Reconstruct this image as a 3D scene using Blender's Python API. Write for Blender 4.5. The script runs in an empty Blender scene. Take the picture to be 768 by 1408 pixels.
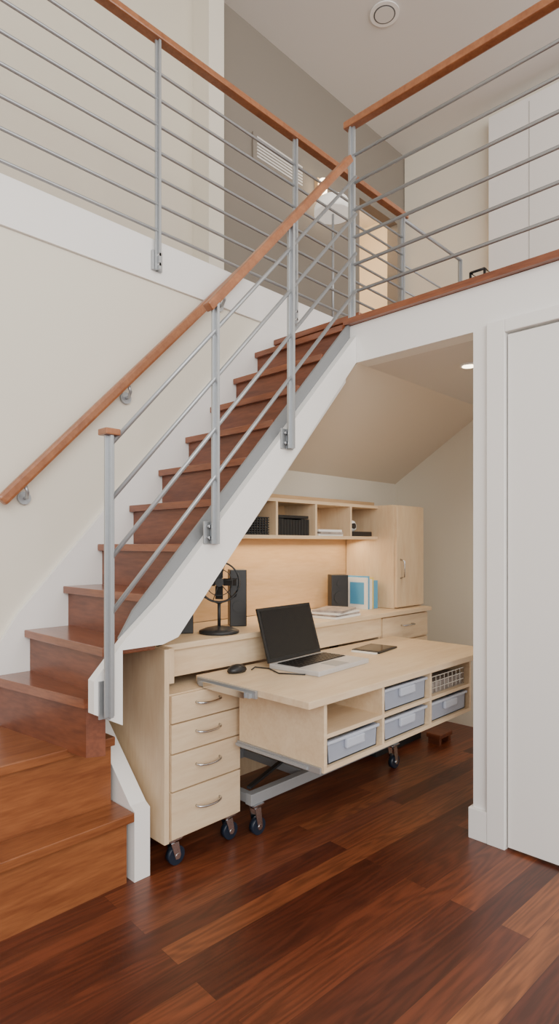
import bpy, bmesh, math, random
from mathutils import Vector, Matrix, Euler
random.seed(4)
# ---------------------------------------------------------------- materials
def newmat(name):
    m=bpy.data.materials.new(name); m.use_nodes=True
    nt=m.node_tree; b=nt.nodes['Principled BSDF']
    return m,nt,b
def plain(name,col,rough=0.5,metal=0.0,bump=0.0,bscale=60,emit=None,es=0,var=0.04,trans=0.0,alpha=1):
    m,nt,b=newmat(name)
    tc=nt.nodes.new('ShaderNodeTexCoord'); n=nt.nodes.new('ShaderNodeTexNoise')
    n.inputs['Scale'].default_value=bscale; n.inputs['Detail'].default_value=4
    nt.links.new(tc.outputs['Object'],n.inputs['Vector'])
    r=nt.nodes.new('ShaderNodeValToRGB')
    r.color_ramp.elements[0].color=(*[max(0,c*(1-var)) for c in col],1)
    r.color_ramp.elements[1].color=(*[min(1,c*(1+var)) for c in col],1)
    nt.links.new(n.outputs['Fac'],r.inputs['Fac']); nt.links.new(r.outputs['Color'],b.inputs['Base Color'])
    b.inputs['Roughness'].default_value=rough; b.inputs['Metallic'].default_value=metal
    if bump:
        bp=nt.nodes.new('ShaderNodeBump'); bp.inputs['Strength'].default_value=bump; bp.inputs['Distance'].default_value=0.002
        nt.links.new(n.outputs['Fac'],bp.inputs['Height']); nt.links.new(bp.outputs['Normal'],b.inputs['Normal'])
    if emit: b.inputs['Emission Color'].default_value=(*emit,1); b.inputs['Emission Strength'].default_value=es
    if trans: b.inputs['Transmission Weight'].default_value=trans
    return m
def wood(name,c1,c2,stretch=(1.5,14,14),rough=0.4,dist=3.0,coat=0.0,scale=1.0):
    m,nt,b=newmat(name)
    tc=nt.nodes.new('ShaderNodeTexCoord'); mp=nt.nodes.new('ShaderNodeMapping')
    mp.inputs['Scale'].default_value=stretch
    nt.links.new(tc.outputs['Object'],mp.inputs['Vector'])
    n=nt.nodes.new('ShaderNodeTexNoise'); n.inputs['Scale'].default_value=1.6*scale; n.inputs['Detail'].default_value=6; n.inputs['Distortion'].default_value=dist*.25
    nt.links.new(mp.outputs['Vector'],n.inputs['Vector'])
    n2=nt.nodes.new('ShaderNodeTexNoise'); n2.inputs['Scale'].default_value=9*scale; n2.inputs['Detail'].default_value=5
    nt.links.new(mp.outputs['Vector'],n2.inputs['Vector'])
    mx=nt.nodes.new('ShaderNodeMath'); mx.operation='MULTIPLY_ADD'; mx.inputs[1].default_value=0.4
    nt.links.new(n2.outputs['Fac'],mx.inputs[0])
    m3=nt.nodes.new('ShaderNodeMath'); m3.operation='MULTIPLY'; m3.inputs[1].default_value=0.6
    nt.links.new(n.outputs['Fac'],m3.inputs[0]); nt.links.new(m3.outputs[0],mx.inputs[2])
    r=nt.nodes.new('ShaderNodeValToRGB')
    r.color_ramp.elements[0].position=.36; r.color_ramp.elements[1].position=.64
    r.color_ramp.elements[0].color=(*c1,1); r.color_ramp.elements[1].color=(*c2,1)
    nt.links.new(mx.outputs[0],r.inputs['Fac']); nt.links.new(r.outputs['Color'],b.inputs['Base Color'])
    b.inputs['Roughness'].default_value=rough
    b.inputs['Coat Weight'].default_value=coat; b.inputs['Coat Roughness'].default_value=.15
    return m
def planks():
    m,nt,b=newmat('floor_planks'); L=nt.links.new
    tc=nt.nodes.new('ShaderNodeTexCoord'); mp=nt.nodes.new('ShaderNodeMapping')
    mp.inputs['Rotation'].default_value=(0,0,math.radians(3)); L(tc.outputs['Object'],mp.inputs['Vector'])
    br=nt.nodes.new('ShaderNodeTexBrick'); br.offset=.37; br.offset_frequency=2
    br.inputs['Scale'].default_value=1; br.inputs['Brick Width'].default_value=1.45; br.inputs['Row Height'].default_value=.098
    br.inputs['Mortar Size'].default_value=.0007; br.inputs['Color1'].default_value=(0,0,0,1); br.inputs['Color2'].default_value=(1,1,1,1)
    br.inputs['Mortar'].default_value=(.5,.5,.5,1); L(mp.outputs['Vector'],br.inputs['Vector'])
    ramp=nt.nodes.new('ShaderNodeValToRGB'); cr=ramp.color_ramp
    cr.elements[0].color=(.072,.016,.007,1); cr.elements[1].color=(.29,.102,.036,1)
    e=cr.elements.new(.35); e.color=(.120,.029,.012,1)
    e=cr.elements.new(.7); e.color=(.175,.047,.018,1)
    L(br.outputs['Color'],ramp.inputs['Fac'])
    mp2=nt.nodes.new('ShaderNodeMapping'); mp2.inputs['Scale'].default_value=(.9,9,9)
    add=nt.nodes.new('ShaderNodeVectorMath'); add.operation='MULTIPLY_ADD'; add.inputs[1].default_value=(7,3,9)
    L(br.outputs['Color'],add.inputs[0]); L(mp.outputs['Vector'],add.inputs[2]); L(add.outputs[0],mp2.inputs['Vector'])
    n=nt.nodes.new('ShaderNodeTexNoise'); n.inputs['Scale'].default_value=1.1; n.inputs['Detail'].default_value=1.0; n.inputs['Distortion'].default_value=.3
    L(mp2.outputs[0],n.inputs['Vector'])
    sn=nt.nodes.new('ShaderNodeMath'); sn.operation='MULTIPLY'; sn.inputs[1].default_value=75; L(n.outputs['Fac'],sn.inputs[0])
    s2=nt.nodes.new('ShaderNodeMath'); s2.operation='SINE'; L(sn.outputs[0],s2.inputs[0])
    mp3=nt.nodes.new('ShaderNodeMapping'); mp3.inputs['Scale'].default_value=(2,26,26); L(add.outputs[0],mp3.inputs['Vector'])
    n4=nt.nodes.new('ShaderNodeTexNoise'); n4.inputs['Scale'].default_value=3; n4.inputs['Detail'].default_value=4; L(mp3.outputs[0],n4.inputs['Vector'])
    ma=nt.nodes.new('ShaderNodeMath'); ma.operation='MULTIPLY_ADD'; ma.inputs[1].default_value=.14; L(s2.outputs[0],ma.inputs[0]); L(n4.outputs['Fac'],ma.inputs[2])
    gr=nt.nodes.new('ShaderNodeMapRange'); gr.inputs['From Min'].default_value=.3; gr.inputs['From Max'].default_value=.7
    gr.inputs['To Min'].default_value=.70; gr.inputs['To Max'].default_value=1.24; L(ma.outputs[0],gr.inputs['Value'])
    mul=nt.nodes.new('ShaderNodeVectorMath'); mul.operation='SCALE'; L(ramp.outputs['Color'],mul.inputs[0]); L(gr.outputs[0],mul.inputs['Scale'])
    dk=nt.nodes.new('ShaderNodeMapRange'); dk.inputs['To Min'].default_value=1; dk.inputs['To Max'].default_value=.45
    L(br.outputs['Fac'],dk.inputs['Value'])
    mul2=nt.nodes.new('ShaderNodeVectorMath'); mul2.operation='SCALE'; L(mul.outputs[0],mul2.inputs[0]); L(dk.outputs[0],mul2.inputs['Scale'])
    L(mul2.outputs[0],b.inputs['Base Color']); b.inputs['Roughness'].default_value=.36
    b.inputs['Coat Weight'].default_value=.15; b.inputs['Coat Roughness'].default_value=.22
    return m
M={}
M['wallc']=plain('paint_cream',(.80,.755,.65),.85,bump=.1,bscale=200,var=.01)
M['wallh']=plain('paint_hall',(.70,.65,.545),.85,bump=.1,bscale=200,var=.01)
M['grey']=plain('paint_hall_shaded',(.26,.23,.195),.85,bump=.1,bscale=200,var=.01)  # shade on the hall wall put into the colour; vent shares it
M['white']=plain('trim_white',(.90,.89,.87),.45,var=.01)
M['ceil']=plain('ceiling_white',(.74,.72,.69),.9,bump=.1,bscale=220,var=.01)
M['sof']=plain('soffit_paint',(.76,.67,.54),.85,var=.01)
M['floor']=planks()
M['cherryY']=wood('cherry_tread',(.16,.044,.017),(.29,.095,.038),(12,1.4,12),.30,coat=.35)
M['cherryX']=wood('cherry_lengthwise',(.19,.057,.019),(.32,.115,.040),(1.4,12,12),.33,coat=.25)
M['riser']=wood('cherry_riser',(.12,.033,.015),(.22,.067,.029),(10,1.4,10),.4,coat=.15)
M['rail']=wood('handrail_oak',(.26,.092,.036),(.38,.15,.062),(3,3,3),.35,coat=.2,scale=3)
M['maple']=wood('maple_ply',(.68,.50,.315),(.77,.61,.415),(1.4,9,9),.45)
M['mapleZ']=wood('maple_vertical',(.66,.48,.30),(.74,.58,.39),(9,9,1.4),.45)
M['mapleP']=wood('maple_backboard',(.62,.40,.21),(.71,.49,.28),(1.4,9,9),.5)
M['steel']=plain('steel_brushed',(.42,.44,.46),.38,.6,var=.05)
M['steelp']=plain('steel_painted',(.38,.40,.42),.45,.3,var=.03)
M['plate']=plain('stringer_plate_grey',(.25,.26,.27),.55,.1,var=.03)
M['chrome']=plain('chrome',(.66,.67,.69),.2,1.0)
M['dark']=plain('dark_metal',(.03,.032,.035),.45,.3)
M['black']=plain('black_plastic',(.012,.012,.013),.4)
M['screen']=plain('screen_glass',(.006,.006,.007),.12)
M['silver']=plain('laptop_silver',(.62,.62,.63),.4,.3)
M['key']=plain('key_dark',(.03,.03,.033),.5)
M['wheel']=plain('caster_tyre',(.010,.018,.034),.35)
M['bin']=plain('bin_plastic',(.40,.44,.54),.3,trans=.25)
M['binr']=plain('bin_rim',(.48,.52,.61),.3)
M['paper']=plain('paper',(.84,.83,.80),.8)
M['cover']=plain('cover_mixed',(.35,.30,.27),.5,var=.9,bscale=25)
M['blue']=plain('book_blue',(.10,.38,.65),.5)
M['yellow']=plain('book_yellow',(.75,.60,.15),.5)
M['lampw']=plain('lamp_shade',(.88,.87,.83),.5,emit=(1,.95,.85),es=.5)
M['glow']=plain('bulb_glow',(1,.9,.7),.5,emit=(1,.85,.6),es=8)
M['gap']=plain('shadow_gap',(.12,.12,.12),.8)
M['seam']=plain('closet_seam',(.45,.44,.42),.8)
M['amber']=plain('amber_panel',(.75,.50,.27),.6)
# ---------------------------------------------------------------- builder
class B:
    def __init__(s,name): s.name=name; s.bm=bmesh.new(); s.mats=[]
    def mi(s,k):
        m=M[k]
        if m not in s.mats: s.mats.append(m)
        return s.mats.index(m)
    def _fin(s,verts,k,bev=0,smooth=False):
        faces=set()
        for v in verts:
            for f in v.link_faces: faces.add(f)
        i=s.mi(k)
        for f in faces: f.material_index=i; f.smooth=smooth
        if bev:
            edges=set(e for f in faces for e in f.edges)
            r=bmesh.ops.bevel(s.bm,geom=list(edges),offset=bev,segments=2,affect='EDGES',profile=.6)
            for f in r['faces']: f.material_index=i
    def box(s,x0,x1,y0,y1,z0,z1,k,bev=0,mat=None):
        c=Matrix.Translation(((x0+x1)/2,(y0+y1)/2,(z0+z1)/2))@Matrix.Diagonal((abs(x1-x0),abs(y1-y0),abs(z1-z0),1))
        if mat is not None: c=mat@c
        r=bmesh.ops.create_cube(s.bm,size=1,matrix=c); s._fin(r['verts'],k,bev); return s
    def prism(s,pts,axis,a,b,k,bev=0):
        def P(p,t):
            if axis=='y': return (p[0],t,p[1])
            if axis=='x': return (t,p[0],p[1])
            return (p[0],p[1],t)
        v0=[s.bm.verts.new(P(p,a)) for p in pts]; v1=[s.bm.verts.new(P(p,b)) for p in pts]
        fs=[s.bm.faces.new(v0),s.bm.faces.new(v1[::-1])]
        n=len(pts)
        for i in range(n): fs.append(s.bm.faces.new((v0[i],v1[i],v1[(i+1)%n],v0[(i+1)%n])))
        bmesh.ops.recalc_face_normals(s.bm,faces=fs); s._fin(v0+v1,k,bev); return s
    def cyl(s,p,q,r,k,seg=16,r2=None,smooth=True):
        p=Vector(p);q=Vector(q);d=q-p
        m=Matrix.Translation((p+q)/2)@d.to_track_quat('Z','Y').to_matrix().to_4x4()
        g=bmesh.ops.create_cone(s.bm,cap_ends=True,segments=seg,radius1=r,radius2=r if r2 is None else r2,depth=d.length,matrix=m)
        s._fin(g['verts'],k)
        if smooth:
            for v in g['verts']:
                for f in v.link_faces:
                    if len(f.verts)==4: f.smooth=True
        return s
    def bar(s,p,q,w,h,k,bev=0,up=(0,0,1)):
        p=Vector(p);q=Vector(q);d=(q-p);x=d.normalized();u=Vector(up);y=u.cross(x).normalized();z=x.cross(y)
        R=Matrix((x,y,z)).transposed().to_4x4()
        m=Matrix.Translation((p+q)/2)@R@Matrix.Diagonal((d.length,w,h,1))
        r=bmesh.ops.create_cube(s.bm,size=1,matrix=m); s._fin(r['verts'],k,bev); return s
    def tube(s,pts,r,k,seg=8,closed=False):
        P=[Vector(p) for p in pts]; n=len(P); rings=[]
        for i,p in enumerate(P):
            a=P[(i-1)%n] if (closed or i>0) else P[i]; c=P[(i+1)%n] if (closed or i<n-1) else P[i]
            t=(c-a).normalized(); ref=Vector((0,0,1)) if abs(t.z)<.9 else Vector((1,0,0))
            x=t.cross(ref).normalized(); y=t.cross(x)
            rings.append([s.bm.verts.new(p+r*(math.cos(2*math.pi*j/seg)*x+math.sin(2*math.pi*j/seg)*y)) for j in range(seg)])
        i0=s.mi(k)
        for i in range(n if closed else n-1):
            A=rings[i];C=rings[(i+1)%n]
            for j in range(seg):
                f=s.bm.faces.new((A[j],A[(j+1)%seg],C[(j+1)%seg],C[j])); f.smooth=True; f.material_index=i0
        if not closed:
            for R in (rings[0],rings[-1]):
                f=s.bm.faces.new(R); f.material_index=i0
        return s
    def lathe(s,c,prof,k,seg=24):
        rings=[]
        for r,z in prof:
            rings.append([s.bm.verts.new((c[0]+r*math.cos(2*math.pi*j/seg),c[1]+r*math.sin(2*math.pi*j/seg),c[2]+z)) for j in range(seg)])
        i0=s.mi(k); fs=[]
        for a,b in zip(rings,rings[1:]):
            for j in range(seg):
                f=s.bm.faces.new((a[j],a[(j+1)%seg],b[(j+1)%seg],b[j])); f.smooth=True; f.material_index=i0; fs.append(f)
        for R in (rings[0],rings[-1]):
            f=s.bm.faces.new(R); f.material_index=i0; fs.append(f)
        bmesh.ops.recalc_face_normals(s.bm,faces=fs); return s
    def done(s,origin=None):
        me=bpy.data.meshes.new(s.name)
        s.bm.normal_update()
        vs=s.bm.verts
        mn=Vector((min(v.co.x for v in vs),min(v.co.y for v in vs),min(v.co.z for v in vs)))
        mx=Vector((max(v.co.x for v in vs),max(v.co.y for v in vs),max(v.co.z for v in vs)))
        o=Vector(((mn.x+mx.x)/2,(mn.y+mx.y)/2,mn.z))
        bmesh.ops.translate(s.bm,verts=list(vs),vec=-o)
        bmesh.ops.recalc_face_normals(s.bm,faces=s.bm.faces)
        s.bm.to_mesh(me); s.bm.free()
        for m in s.mats: me.materials.append(m)
        ob=bpy.data.objects.new(s.name,me); ob.location=o
        bpy.context.collection.objects.link(ob); return ob
def simple(name,*a,**k): return B(name).box(*a,**k).done()

# ---------------------------------------------------------------- shell
H=1.3; Y0=1.90; YW=2.60; X0=2.50; ZF=2.44; ZL=2.84; ZC=5.5
simple('floor',-4,6,-4,2.9,-.1,0,'floor')
simple('ceiling',-4,6.6,-4,5.2,ZC,ZC+.1,'ceil')
simple('wall_left',-4,4.0,YW,YW+.12,0,2.645,'wallc')
B('trim_upper_ledge').box(-4,5.57,YW-.015,YW+.14,2.646,2.86,'white').done()
simple('wall_hall_back',-4,2.69,3.47,3.6,2.6,ZC,'wallh')
simple('wall_hall_column',2.68,2.82,3.28,3.6,2.6,ZC,'wallc')
B('wall_hall_shaded').box(2.82,4.78,3.52,3.65,2.6,ZC,'grey').box(4.78,5.46,3.52,3.65,4.72,ZC,'grey').box(5.46,5.7,3.52,3.65,2.6,ZC,'grey').done()  # continues the hall wall, painted darker to carry its shade
simple('wall_bedroom_back',4.2,6.6,4.9,5.0,2.6,ZC,'amber')
simple('wall_bedroom_left',4.2,4.3,3.66,4.9,2.6,ZC,'wallc')
simple('wall_bedroom_right',6.5,6.6,3.66,4.9,2.6,ZC,'wallc')
simple('floor_bedroom',4.2,6.5,3.66,4.9,2.7,2.84,'cherryX')
simple('wall_upper_right',5.58,5.7,-4,3.51,2.2,ZC,'wallc')
simple('floor_upper_hall',-4,5.57,YW+.14,3.47,2.7,2.84,'cherryX')
b=B('wall_upper_closet').box(5.44,5.579,-.5,2.50,ZF,5.34,'white')
for y in (2.12,1.55,.9): b.box(5.437,5.441,y-.003,y+.003,ZF+.05,5.3,'seam')
b.done()
simple('floor_landing',X0+.1,5.58,-4,1.9,2.25,ZF,'cherryY')
simple('floor_landing_rear',2.652,5.58,1.93,YW-.016,2.30,2.555,'cherryY')
simple('trim_landing_nosing',X0-.03,X0+.12,-4,1.925,ZF,ZF+.03,'cherryY')
simple('trim_beam',X0,X0+.1,-4,1.905,2.24,ZF-.002,'white')
simple('ceiling_under_landing',X0+.1,4.0,-1,1.86,2.24,2.25,'ceil')
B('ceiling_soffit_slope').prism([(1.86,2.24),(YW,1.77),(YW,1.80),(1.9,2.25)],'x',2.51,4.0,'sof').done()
simple('wall_nook_right',4.0,4.1,-1,YW+.1,0,2.24,'wallc')
simple('wall_door_side',X0,X0+.1,1.07,1.22,0,2.24,'white')
simple('wall_above_door',X0,X0+.1,-1.5,1.07,2.20,2.24,'white')
simple('baseboard_right',X0-.018,X0+.11,1.15,1.235,0,.135,'white',bev=.003)
b=B('trim_door_casing').box(X0-.02,X0,1.07,1.15,0,2.255,'white',.003).box(X0-.02,X0,-.1,1.07,2.20,2.255,'white',.003); b.done()
b=B('door_1').box(X0-.006,X0+.04,.10,1.062,.012,2.19,'white',.002)
b.cyl((X0-.006,.18,1.0),(X0-.06,.18,1.0),.01,'chrome').cyl((X0-.06,.18,1.0),(X0-.06,.30,1.0),.009,'chrome'); b.done()
# ---------------------------------------------------------------- stairs
st=B('staircase')
TX={4:1.11,5:1.285,6:1.455}; TZ={4:.93,5:1.11,6:1.30}
for k in range(7,13): TX[k]=1.455+.1705*(k-6); TZ[k]=1.3+.19*(k-6)
TX[13]=2.648; TZ[13]=2.555
zprev=.75
ye=YW-.024
for k in range(4,13):
    nx=TX.get(k+1,TX[k]+.17); z=TZ[k]; y1=Y0+.02
    st.box(TX[k]-.025,nx+.02 if k<12 else 2.63,y1-.003,ye,z-.032,z,'cherryY',.004)
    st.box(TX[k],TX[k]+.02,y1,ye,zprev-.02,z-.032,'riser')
    zprev=z
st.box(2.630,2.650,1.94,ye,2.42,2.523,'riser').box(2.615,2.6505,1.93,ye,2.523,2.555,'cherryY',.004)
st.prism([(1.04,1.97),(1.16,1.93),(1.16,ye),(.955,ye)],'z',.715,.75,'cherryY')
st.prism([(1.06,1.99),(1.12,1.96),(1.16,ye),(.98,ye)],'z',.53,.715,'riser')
st.box(-1.5,1.243,2.10,ye,.505,.54,'cherryX',.004).box(-1.5,1.238,2.125,2.145,.235,.505,'cherryX')
st.box(-1.5,1.258,1.985,2.16,.235,.27,'cherryX',.004).box(-1.5,1.238,2.01,2.03,.0,.235,'cherryX')
st.prism([(1.40,1.02),(1.43,.95),(2.5,2.15),(2.5,2.24)],'y',Y0+.03,ye,'white')
st.done()
def top(x): return 2.337+1.076*(x-2.418)
B('trim_stringer').prism([(1.02,top(1.02)),(1.14,top(1.14)),(1.30,top(1.30)-.035),(2.498,top(2.498)-.045),(2.498,2.24),(1.37,.945),(1.30,.925),(1.13,.925),(1.13,.66),(1.02,.72)],'y',Y0-.04,Y0,'white').done()
B('trim_stringer_plate').prism([(1.14,top(1.14)-.003),(1.20,top(1.2)+.03),(2.498,top(2.498)+.035),(2.498,2.30),(1.36,1.0)],'y',Y0+.001,Y0+.014,'plate').done()
B('trim_bottom_step_guard').prism([(2.50,.725),(2.02,.285),(1.99,.27),(1.99,0),(2.2,0),(2.50,.40)],'x',1.260,1.330,'white').done()
B('trim_wall_skirt').prism([(.6,.62),(.93,.80),(1.06,1.0),(2.5,2.62),(2.55,2.644),(2.9,2.644),(2.9,2.4),(1.2,.5),(.6,.5)],'y',YW-.022,YW-.001,'white').done()
# ---------------------------------------------------------------- railings
def post(b,x,y,z0,z1,w=.04):
    b.box(x-.006,x+.006,y-w/2,y+w/2,z0,z1,'steel',.001)
    b.box(x-.018,x+.018,y-.004,y+.004,z0,z1,'steel',.001)
yr=1.83
b=B('stair_railing')
post(b,1.06,yr,.71,1.67); b.box(1.032,1.088,yr-.028,yr+.028,1.67,1.692,'rail',.004)
b.box(1.035,1.085,Y0-.048,Y0-.041,.70,.83,'steel')
b.box(1.054,1.066,yr,Y0-.045,.70,.83,'steel')
for dz in (.03,.10): b.cyl((1.075,Y0-.05,.70+dz),(1.075,Y0-.06,.70+dz),.006,'chrome',8)
for px,zb,zt in ((1.529,1.30,2.26),(1.970,1.73,2.74)):
    post(b,px,yr,zb,zt); b.box(px-.04,px+.04,Y0-.048,Y0-.041,zb,zb+.09,'steel',.002)
    for dx in(-.02,.02):
        for dz in (.025,.07): b.cyl((px+dx,Y0-.05,zb+dz),(px+dx,Y0-.062,zb+dz),.007,'chrome',8)
    b.box(px-.006,px+.006,yr,Y0-.045,zb,zb+.09,'steel')
for z0 in (1.635,1.445,1.245,1.055):
    b.cyl((1.06,yr,z0),(2.455,yr,z0+1.395*1.10),.0085,'steel',10)
b.bar((1.49,yr,2.273-.04*1.1),(2.40,yr,2.273+.871*1.104),.042,.036,'rail',.008)
b.done()
b=B('landing_railing')
xr=X0+.0
for py in (1.89,.55,-.8): post(b,xr,py,ZF+.03,3.47)
for i in range(6): b.cyl((xr,1.88,ZF+.17+i*.142),(xr,-1.2,ZF+.17+i*.142),.0085,'steel',10)
b.box(xr-.025,xr+.025,-1.2,1.93,3.47,3.508,'rail',.008)
b.done()
b=B('hall_railing')
for px in (.55,1.763,2.80,4.05):
    post(b,px,YW-.035,2.70,3.87); b.box(px-.03,px+.03,YW-.03,YW-.016,2.70,2.80,'steel',.002)
    for dz in(.025,.075): b.cyl((px,YW-.03,2.70+dz),(px,YW-.055,2.70+dz),.009,'chrome',8)
for i in range(7): b.cyl((-1,YW-.035,2.90+i*.135),(4.05,YW-.035,2.90+i*.135),.0085,'steel',10)
b.box(-1,4.10,YW-.063,YW-.007,3.87,3.908,'rail',.008)
b.cyl((4.05,YW-.035,3.86),(5.0,YW-.035,3.86),.014,'steelp',10)
post(b,5.0,YW-.035,2.556,3.86)
for i in range(3): b.cyl((4.05,YW-.035,3.1+i*.2),(5.0,YW-.035,3.1+i*.2),.007,'steelp',8)
b.done()
b=B('wall_handrail')
p0=Vector((.97,YW-.07,1.475)); sl=1.04
b.bar(p0,p0+Vector((1.35,0,1.35*sl)),.042,.048,'rail',.012)
for dx in (.10,.60,1.2):
    q=p0+Vector((dx,0,dx*sl-.03))
    b.tube([q,q+Vector((.01,.0,-.03)),q+Vector((.02,.03,-.05)),q+Vector((.02,.065,-.05))],.008,'steel')
    b.cyl(q+Vector((.02,.052,-.05)),q+Vector((.02,.068,-.05)),.028,'steel',20)
b.done()
# ---------------------------------------------------------------- casters
def caster(b,x,y,ztop,r=.038):
    b.box(x-.03,x+.03,y-.03,y+.03,ztop-.006,ztop,'chrome')
    b.cyl((x,y,ztop-.006),(x,y,ztop-.02),.02,'chrome')
    for s_ in(-1,1): b.prism([(x-.018,ztop-.018),(x+.018,ztop-.018),(x+.03,r),(x+.005,r-.012)],'y',y+s_*.019-.0015,y+s_*.019+.0015,'chrome')
    b.cyl((x+.015,y-.014,r+.0005),(x+.015,y+.014,r+.0005),r,'wheel',24)
    b.cyl((x+.015,y-.022,r),(x+.015,y+.022,r),.012,'chrome',12)
# ---------------------------------------------------------------- pedestal
ZD=.735; ZK=.885
b=B('drawer_pedestal')
xa,xb,yf=1.395,1.765,1.94
b.box(xa,xb,yf+.02,2.45,.115,.70,'mapleZ',.002)
zs=[.125,.315,.465,.585,.70]
for i in range(4):
    b.box(xa+.004,xb-.004,yf,yf+.019,zs[i]+.003,zs[i+1]-.003,'maple',.002)
    zc=(zs[i]+zs[i+1])/2+.012; xc=(xa+xb)/2
    pts=[(xc-.062*math.cos(t),yf-.028*max(0,math.sin(t))**.6,zc-.006*math.sin(t)) for t in [math.pi*j/12 for j in range(13)]]
    b.tube(pts,.005,'chrome')
for x in (xa+.04,xb-.04):
    for y in (yf+.05,2.38): caster(b,x,y,.115)
b.done()
b=B('end_panel').box(1.37,1.393,1.95,2.40,.115,ZK-.001,'mapleZ',.002).done()
# ---------------------------------------------------------------- built-in counter
b=B('built_in_counter')
b.box(1.394,3.56,2.03,2.50,ZK-.025,ZK,'maple',.002)
b.box(1.394,3.0,2.05,2.07,.745,ZK-.025,'maple')
b.box(1.394,1.42,1.955,2.05,.745,ZK,'mapleZ')
b.box(3.0,3.56,2.07,2.50,.06,ZK-.025,'mapleZ')
b.box(3.02,3.54,2.05,2.069,.70,ZK-.035,'maple',.002).box(3.02,3.54,2.05,2.069,.40,.69,'maple',.002)
b.tube([(3.22,2.05,.79),(3.22,2.025,.79),(3.34,2.025,.79),(3.34,2.05,.79)],.005,'chrome')
b.box(1.80,3.0,2.48,2.50,.0,ZK-.025,'mapleZ')
b.box(3.02,3.54,2.10,2.50,.0,.06,'dark')
b.done()
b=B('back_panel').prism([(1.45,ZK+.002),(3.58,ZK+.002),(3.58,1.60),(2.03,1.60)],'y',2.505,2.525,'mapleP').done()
b=B('tall_cabinet')
b.box(3.245,3.58,2.12,2.50,ZK+.002,1.55,'mapleZ',.002)
b.box(3.25,3.575,2.10,2.119,ZK+.01,1.545,'mapleZ',.003)
b.tube([(3.29,2.10,1.08),(3.29,2.07,1.09),(3.29,2.07,1.19),(3.29,2.10,1.20)],.006,'chrome')
b.done()
b=B('wall_shelf')
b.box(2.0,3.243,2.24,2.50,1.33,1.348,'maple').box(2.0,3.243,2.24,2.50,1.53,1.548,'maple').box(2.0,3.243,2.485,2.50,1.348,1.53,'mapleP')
for x in (2.008,2.30,2.625,2.955): b.box(x-.008,x+.008,2.24,2.485,1.348,1.53,'mapleZ')
b.done()
# ---------------------------------------------------------------- desk
b=B('pull_out_desk')
b.box(1.60,3.12,1.40,2.045,ZD-.027,ZD,'maple',.002)
dx0,dx1,dy0,dy1,dz0,dz1=1.72,2.905,1.43,1.90,.44,.707
b.box(dx0,dx0+.018,dy0,dy1,dz0,dz1,'maple').box(dx1-.018,dx1,dy0,dy1,dz0,dz1,'maple')
b.box(dx0+.018,dx1-.018,dy0,dy1,dz0,dz0+.018,'maple').box(dx0+.018,dx1-.018,dy0,dy1,dz1-.012,dz1,'maple')
b.box(dx0+.018,dx1-.018,dy1-.012,dy1,dz0+.018,dz1-.012,'maple')
zm=.575
b.box(dx0+.018,dx1-.018,dy0,dy1-.012,zm-.008,zm+.008,'maple')
for x in (2.11,2.50): b.box(x-.008,x+.008,dy0,dy1-.012,dz0+.018,zm-.008,'maple').box(x-.008,x+.008,dy0,dy1-.012,zm+.008,dz1-.012,'maple')
b.box(1.585,1.599,1.66,2.02,.702,.733,'steel',.002).box(1.570,1.585,1.68,1.99,.704,.722,'steelp').box(1.562,1.570,1.70,1.95,.702,.726,'chrome')
b.box(1.710,1.719,1.44,1.905,.435,.460,'steel',.002).box(1.702,1.710,1.5,1.905,.441,.452,'steelp')
b.done()
b=B('rolling_base_frame')
for y in (1.93,2.40): b.bar((1.80,y,.17),(2.98,y,.17),.04,.05,'steelp',.003)
for x in (1.82,2.2,2.6,2.96): b.bar((x,1.95,.17),(x,2.38,.17),.035,.04,'steelp',.003)
b.bar((1.84,1.97,.20),(2.94,2.36,.20),.02,.012,'dark')
for x in (1.84,2.94):
    for y in (1.93,2.40): caster(b,x,y,.145)
for x in (1.80,2.94): b.box(x,x+.04,2.36,2.40,.19,.70,'dark')
b.bar((1.84,2.38,.45),(2.94,2.38,.45),.02,.03,'dark')
b.done()
def binb(x0,x1,z0,h,name='storage_bin'):
    b=B(name); y0=dy0+.015; y1=dy1-.03; t=.012
    b.prism([(x0+t,z0+.001),(x1-t,z0+.001),(x1-.004,z0+h),(x0+.004,z0+h)],'y',y0,y0+.004,'bin')
    b.prism([(x0+t,z0+.001),(x1-t,z0+.001),(x1-.004,z0+h),(x0+.004,z0+h)],'y',y1-.004,y1,'bin')
    b.prism([(x0+t,z0+.001),(x0+t+.004,z0+.001),(x0+.008,z0+h),(x0+.004,z0+h)],'y',y0,y1,'bin')
    b.prism([(x1-t-.004,z0+.001),(x1-t,z0+.001),(x1-.004,z0+h),(x1-.008,z0+h)],'y',y0,y1,'bin')
    b.box(x0+t,x1-t,y0,y1,z0+.001,z0+.005,'bin')
    b.box(x0,x1,y0-.010,y0+.004,z0+h-.012,z0+h,'binr',.002)
    xc=(x0+x1)/2
    b.box(xc-.06,xc+.06,y0-.016,y0,z0+h-.05,z0+h-.012,'binr',.006)
    b.box(x0+.03,x1-.04,y0+.02,y1-.03,z0+.006,z0+h*.55,'paper')
    b.done()
binb(1.75,2.09,.459,.09)
binb(2.13,2.48,.459,.09); binb(2.13,2.48,.584,.097)
binb(2.52,2.875,.459,.09)
b=B('wire_basket')
for i in range(9): b.box(2.54+i*.04,2.545+i*.04,dy0+.02,dy0+.023,.584,.665,'chrome')
for z in (.585,.61,.64,.665): b.box(2.54,2.865,dy0+.018,dy0+.021,z,z+.004,'chrome')
b.box(2.54,2.865,dy0+.03,dy1-.05,.584,.64,'cover'); b.done()
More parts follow.
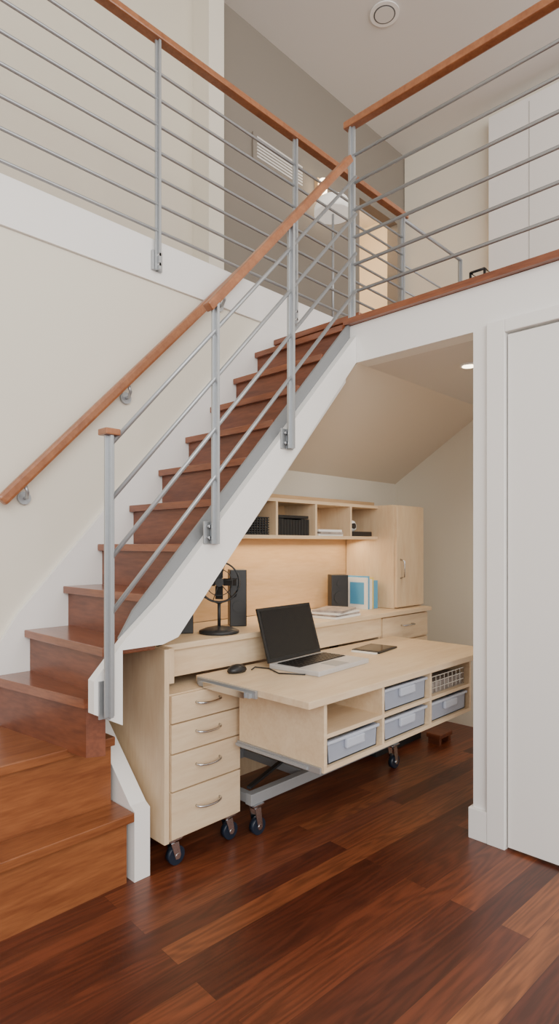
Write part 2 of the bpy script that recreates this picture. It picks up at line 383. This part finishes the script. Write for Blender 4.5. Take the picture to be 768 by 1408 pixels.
# ---------------------------------------------------------------- laptop
b=B('laptop')
b.box(-.20,.20,-.28,0,0,.022,'silver',.004)
b.box(-.18,.18,-.16,-.03,.0221,.0235,'key')
for r in range(5):
    for c in range(14): b.box(-.178+c*.0256,-.178+c*.0256+.021,-.156+r*.0255,-.156+r*.0255+.021,.0236,.026,'black')
b.box(-.05,.05,-.265,-.18,.0221,.0232,'steelp',.0)
R=Matrix.Translation((0,.0,.022))@Matrix.Rotation(math.radians(-17),4,'X')
b.box(-.20,.20,-.0,.012,.0,.255,'black',.003,mat=R)
b.box(-.186,.186,-.0012,-.0002,.018,.242,'screen',mat=R)
lp=b.done(); lp.location=(2.12,1.83,ZD+.0005); lp.rotation_euler=(0,0,math.radians(4))
b=B('computer_mouse').lathe((0,0,0),[(.028,0),(.032,.008),(.029,.02),(.018,.032),(.004,.036)],'black')
ms=b.done(); ms.scale=(1.6,1.0,1); ms.location=(1.76,1.96,ZD+.0005)
b=B('charging_cable'); 
b.tube([(1.83,1.94,ZD+.004),(1.88,1.97,ZD+.004),(1.90,1.90,ZD+.004),(1.86,1.80,ZD+.004),(1.92,1.70,ZD+.004)],.003,'black'); b.done()
b=B('tablet').box(-.11,.11,-.08,.08,0,.01,'black',.004).box(-.095,.095,-.068,.068,.0101,.0106,'screen').box(-.135,-.112,-.07,.07,0,.006,'paper')
t=b.done(); t.location=(2.64,1.85,ZD+.0005); t.rotation_euler=(0,0,.15)
# ---------------------------------------------------------------- counter items
def speaker(x,y,w,d,h):
    b=B('speaker').box(-w/2,w/2,-d/2,d/2,0,h,'black',.004)
    b.cyl((0,-d/2-.001,h*.35),(0,-d/2-.005,h*.35),w*.35,'black',24).cyl((0,-d/2-.001,h*.75),(0,-d/2-.004,h*.75),w*.2,'black',20)
    o=b.done(); o.location=(x,y,ZK+.0005); o.rotation_euler=(0,0,-.6)
speaker(2.04,2.27,.085,.10,.285); speaker(2.99,2.37,.11,.09,.22); speaker(1.70,2.27,.09,.10,.22)
b=B('desk_fan')
b.lathe((0,0,0),[(.085,0),(.085,.01),(.06,.02),(.015,.03)],'dark')
b.cyl((0,0,.03),(0,0,.13),.007,'dark')
cz=.215
F=Matrix.Translation((0,0,cz))@Matrix.Rotation(-.7,4,'Z')@Matrix.Rotation(math.radians(90),4,'X')
def ring(b,R,z,r=.003):
    b.tube([F@Vector((R*math.cos(2*math.pi*i/36),R*math.sin(2*math.pi*i/36),z)) for i in range(36)],r,'dark',closed=True,seg=6)
ring(b,.085,-.014,.004); ring(b,.085,.014,.004); ring(b,.055,.026,.002)
for i in range(6):
    a=i*math.pi/3+.2
    b.tube([F@Vector((math.cos(a)*.015,math.sin(a)*.015,.032)),F@Vector((math.cos(a)*.055,math.sin(a)*.055,.026)),F@Vector((math.cos(a)*.085,math.sin(a)*.085,.014))],.002,'dark',seg=5)
b.cyl(F@Vector((0,0,.028)),F@Vector((0,0,.036)),.017,'dark')
b.cyl(F@Vector((0,0,-.06)),F@Vector((0,0,.012)),.02,'dark')
for i in range(4):
    m=F@Matrix.Rotation(i*math.pi/2,4,'Z')@Matrix.Translation((.045,0,0))@Matrix.Rotation(.5,4,'X')
    b.box(-.028,.028,-.018,.018,-.001,.001,'dark',mat=m)
b.tube([F@Vector((-.088,0,0)),F@Vector((-.07,-.06,0)),F@Vector((0,-.092,0)),F@Vector((.07,-.06,0)),F@Vector((.088,0,0))],.004,'dark')
o=b.done(); o.location=(1.81,2.14,ZK+.0005); o.scale=(1.1,1.1,1.1)
def stack(name,x,y,items,rz=0):
    b=B(name); z=0
    for (w,d,h,k) in items:
        m=Matrix.Rotation(random.uniform(-.15,.15),4,'Z'); b.box(-w/2,w/2,-d/2,d/2,z,z+h,k,mat=m); z+=h+.0003
    o=b.done(); o.location=(x,y,ZK+.0005); o.rotation_euler=(0,0,rz)
stack('paper_stack',2.33,2.27,[(.17,.14,.012,'paper'),(.15,.12,.012,'cover'),(.12,.1,.014,'paper')],.3)
stack('magazine_stack',2.68,2.15,[(.26,.19,.012,'paper'),(.25,.18,.010,'cover'),(.26,.19,.010,'paper'),(.24,.18,.012,'cover')],.2)
b=B('upright_books').box(0,.015,0,.15,0,.2,'paper').box(.018,.03,0,.16,0,.21,'blue').box(.033,.06,.0,.14,0,.19,'paper').box(.063,.075,0,.15,0,.2,'yellow').box(.078,.12,0,.13,0,.18,'blue')
b.prism([(-.002,.03),(-.0005,.03),(-.0005,.17),(-.002,.17)],'y',.02,.13,'blue')
o=b.done(); o.location=(3.15,2.30,ZK+.0005)
zs_=1.3485
b=B('mesh_basket')
b.box(2.04,2.27,2.27,2.44,zs_,zs_+.008,'dark')
for z in [zs_+.012+i*.013 for i in range(7)]:
    for a_ in ((2.04,2.27,2.27,2.275),(2.04,2.27,2.435,2.44),(2.04,2.045,2.27,2.44),(2.265,2.27,2.27,2.44)): b.box(*a_,z,z+.006,'dark')
for i in range(12): b.box(2.04+i*.0195,2.046+i*.0195,2.268,2.2745,zs_,zs_+.095,'dark')
b.done()
b=B('case_row')
for i in range(11): b.box(2.33+i*.0235,2.351+i*.0235,2.26,2.42,zs_,zs_+.09+random.uniform(-.004,.004),'black',.002)
b.box(2.33,2.59,2.27,2.42,zs_+.096,zs_+.112,'black'); b.done()
b=B('flat_papers').box(2.67,2.90,2.26,2.45,zs_,zs_+.012,'paper').box(2.68,2.89,2.25,2.44,zs_+.0125,zs_+.024,'cover').box(2.67,2.89,2.26,2.44,zs_+.0245,zs_+.038,'paper').done()
b=B('black_case').box(2.98,3.19,2.25,2.42,zs_,zs_+.03,'black',.004).done()
b=B('small_clock').lathe((3.04,2.32,zs_+.0305),[(.03,0),(.045,.015),(.047,.04),(.035,.065),(.01,.075)],'paper').cyl((3.03,2.285,zs_+.065),(3.03,2.27,zs_+.065),.018,'black').done()
b=B('wooden_footrest').box(3.47,3.64,1.92,2.02,.04,.07,'riser',.006)
for x in(3.48,3.60): b.box(x,x+.03,1.93,2.01,0,.04,'riser')
b.done()
# ---------------------------------------------------------------- upper level things
b=B('wall_vent').box(3.32,3.95,3.50,3.519,4.42,4.64,'grey',.003)
for i in range(7): b.box(3.36,3.91,3.494,3.500,4.445+i*.026,4.459+i*.026,'ceil')
b.done()
b=B('ceiling_speaker').cyl((3.97,2.68,ZC-.012),(3.97,2.68,ZC-.001),.115,'white',32).cyl((3.97,2.68,ZC-.014),(3.97,2.68,ZC-.012),.085,'gap',32).cyl((3.97,2.68,ZC-.016),(3.97,2.68,ZC-.014),.075,'ceil',32).done()
b=B('floor_lamp').lathe((3.72,3.0,2.841),[(.13,0),(.13,.015),(.02,.03)],'steel').cyl((3.72,3.0,2.86),(3.72,3.0,4.0),.01,'steel')
b.lathe((3.72,3.0,3.93),[(.15,0),(.148,.05),(.12,.11),(.04,.14)],'lampw').done()
b=B('wall_sconce').box(4.10,4.18,3.48,3.519,4.45,4.6,'amber').cyl((4.14,3.45,4.47),(4.14,3.45,4.58),.035,'glow').done()
b=B('metal_rack')
for y in(0,.10): b.tube([(.12,y,0),(.12,y,.68),(0,y,.68),(0,y,0)],.009,'black')
for z in(.2,.68): b.tube([(0,0,z),(0,.10,z)],.009,'black').tube([(.12,0,z),(.12,.10,z)],.009,'black')
o=b.done(); o.location=(3.85,1.82,ZF+.009)
b=B('ceiling_downlight').cyl((2.94,1.46,2.232),(2.94,1.46,2.242),.045,'white',24).cyl((2.94,1.46,2.230),(2.94,1.46,2.2325),.033,'glow',24).done()
# ---------------------------------------------------------------- lights
def area(name,loc,tgt,sx,sy,e,col=(1,1,1)):
    l=bpy.data.lights.new(name,'AREA'); l.shape='RECTANGLE'; l.size=sx; l.size_y=sy; l.energy=e; l.color=col
    o=bpy.data.objects.new(name,l); o.location=loc; o.rotation_euler=(Vector(tgt)-Vector(loc)).to_track_quat('-Z','Y').to_euler()
    bpy.context.collection.objects.link(o)
area('window_daylight',(-1.5,-3.2,3.0),(2.0,2.0,1.8),4,3,265,(1,.97,.92))
area('upper_fill',(3.0,-3,4.6),(3.0,3.0,4.0),3,1.2,95,(1,.96,.89))  # added fill light for the upper floor, not a window
area('shelf_task_light',(2.62,2.36,1.325),(2.62,2.28,.9),1.2,.22,5.5,(1,.76,.48))
l=bpy.data.lights.new('downlight','SPOT'); l.energy=36; l.spot_size=2.4; l.spot_blend=.8; l.color=(1,.82,.60); l.shadow_soft_size=.04
o=bpy.data.objects.new('downlight',l); o.location=(2.94,1.46,2.22); bpy.context.collection.objects.link(o)
for nm,loc,e in (('bedroom_bulb',(5.3,4.3,4.9),45),('sconce_bulb',(4.14,3.35,4.4),2)):
    l=bpy.data.lights.new(nm,'POINT'); l.energy=e; l.color=(1,.74,.45); l.shadow_soft_size=.08
    o=bpy.data.objects.new(nm,l); o.location=loc; bpy.context.collection.objects.link(o)
w=bpy.data.worlds.new('world'); bpy.context.scene.world=w; w.use_nodes=True
w.node_tree.nodes['Background'].inputs[0].default_value=(1,.985,.96,1); w.node_tree.nodes['Background'].inputs[1].default_value=1.1
# ---------------------------------------------------------------- camera
c=bpy.data.cameras.new('camera'); c.sensor_fit='VERTICAL'; c.sensor_height=36; c.sensor_width=36; c.lens=820/1408*36; c.shift_y=44/1408
co=bpy.data.objects.new('camera',c); co.location=(0,0,H); co.rotation_euler=(math.radians(90),0,math.radians(-46))
bpy.context.collection.objects.link(co); bpy.context.scene.camera=co
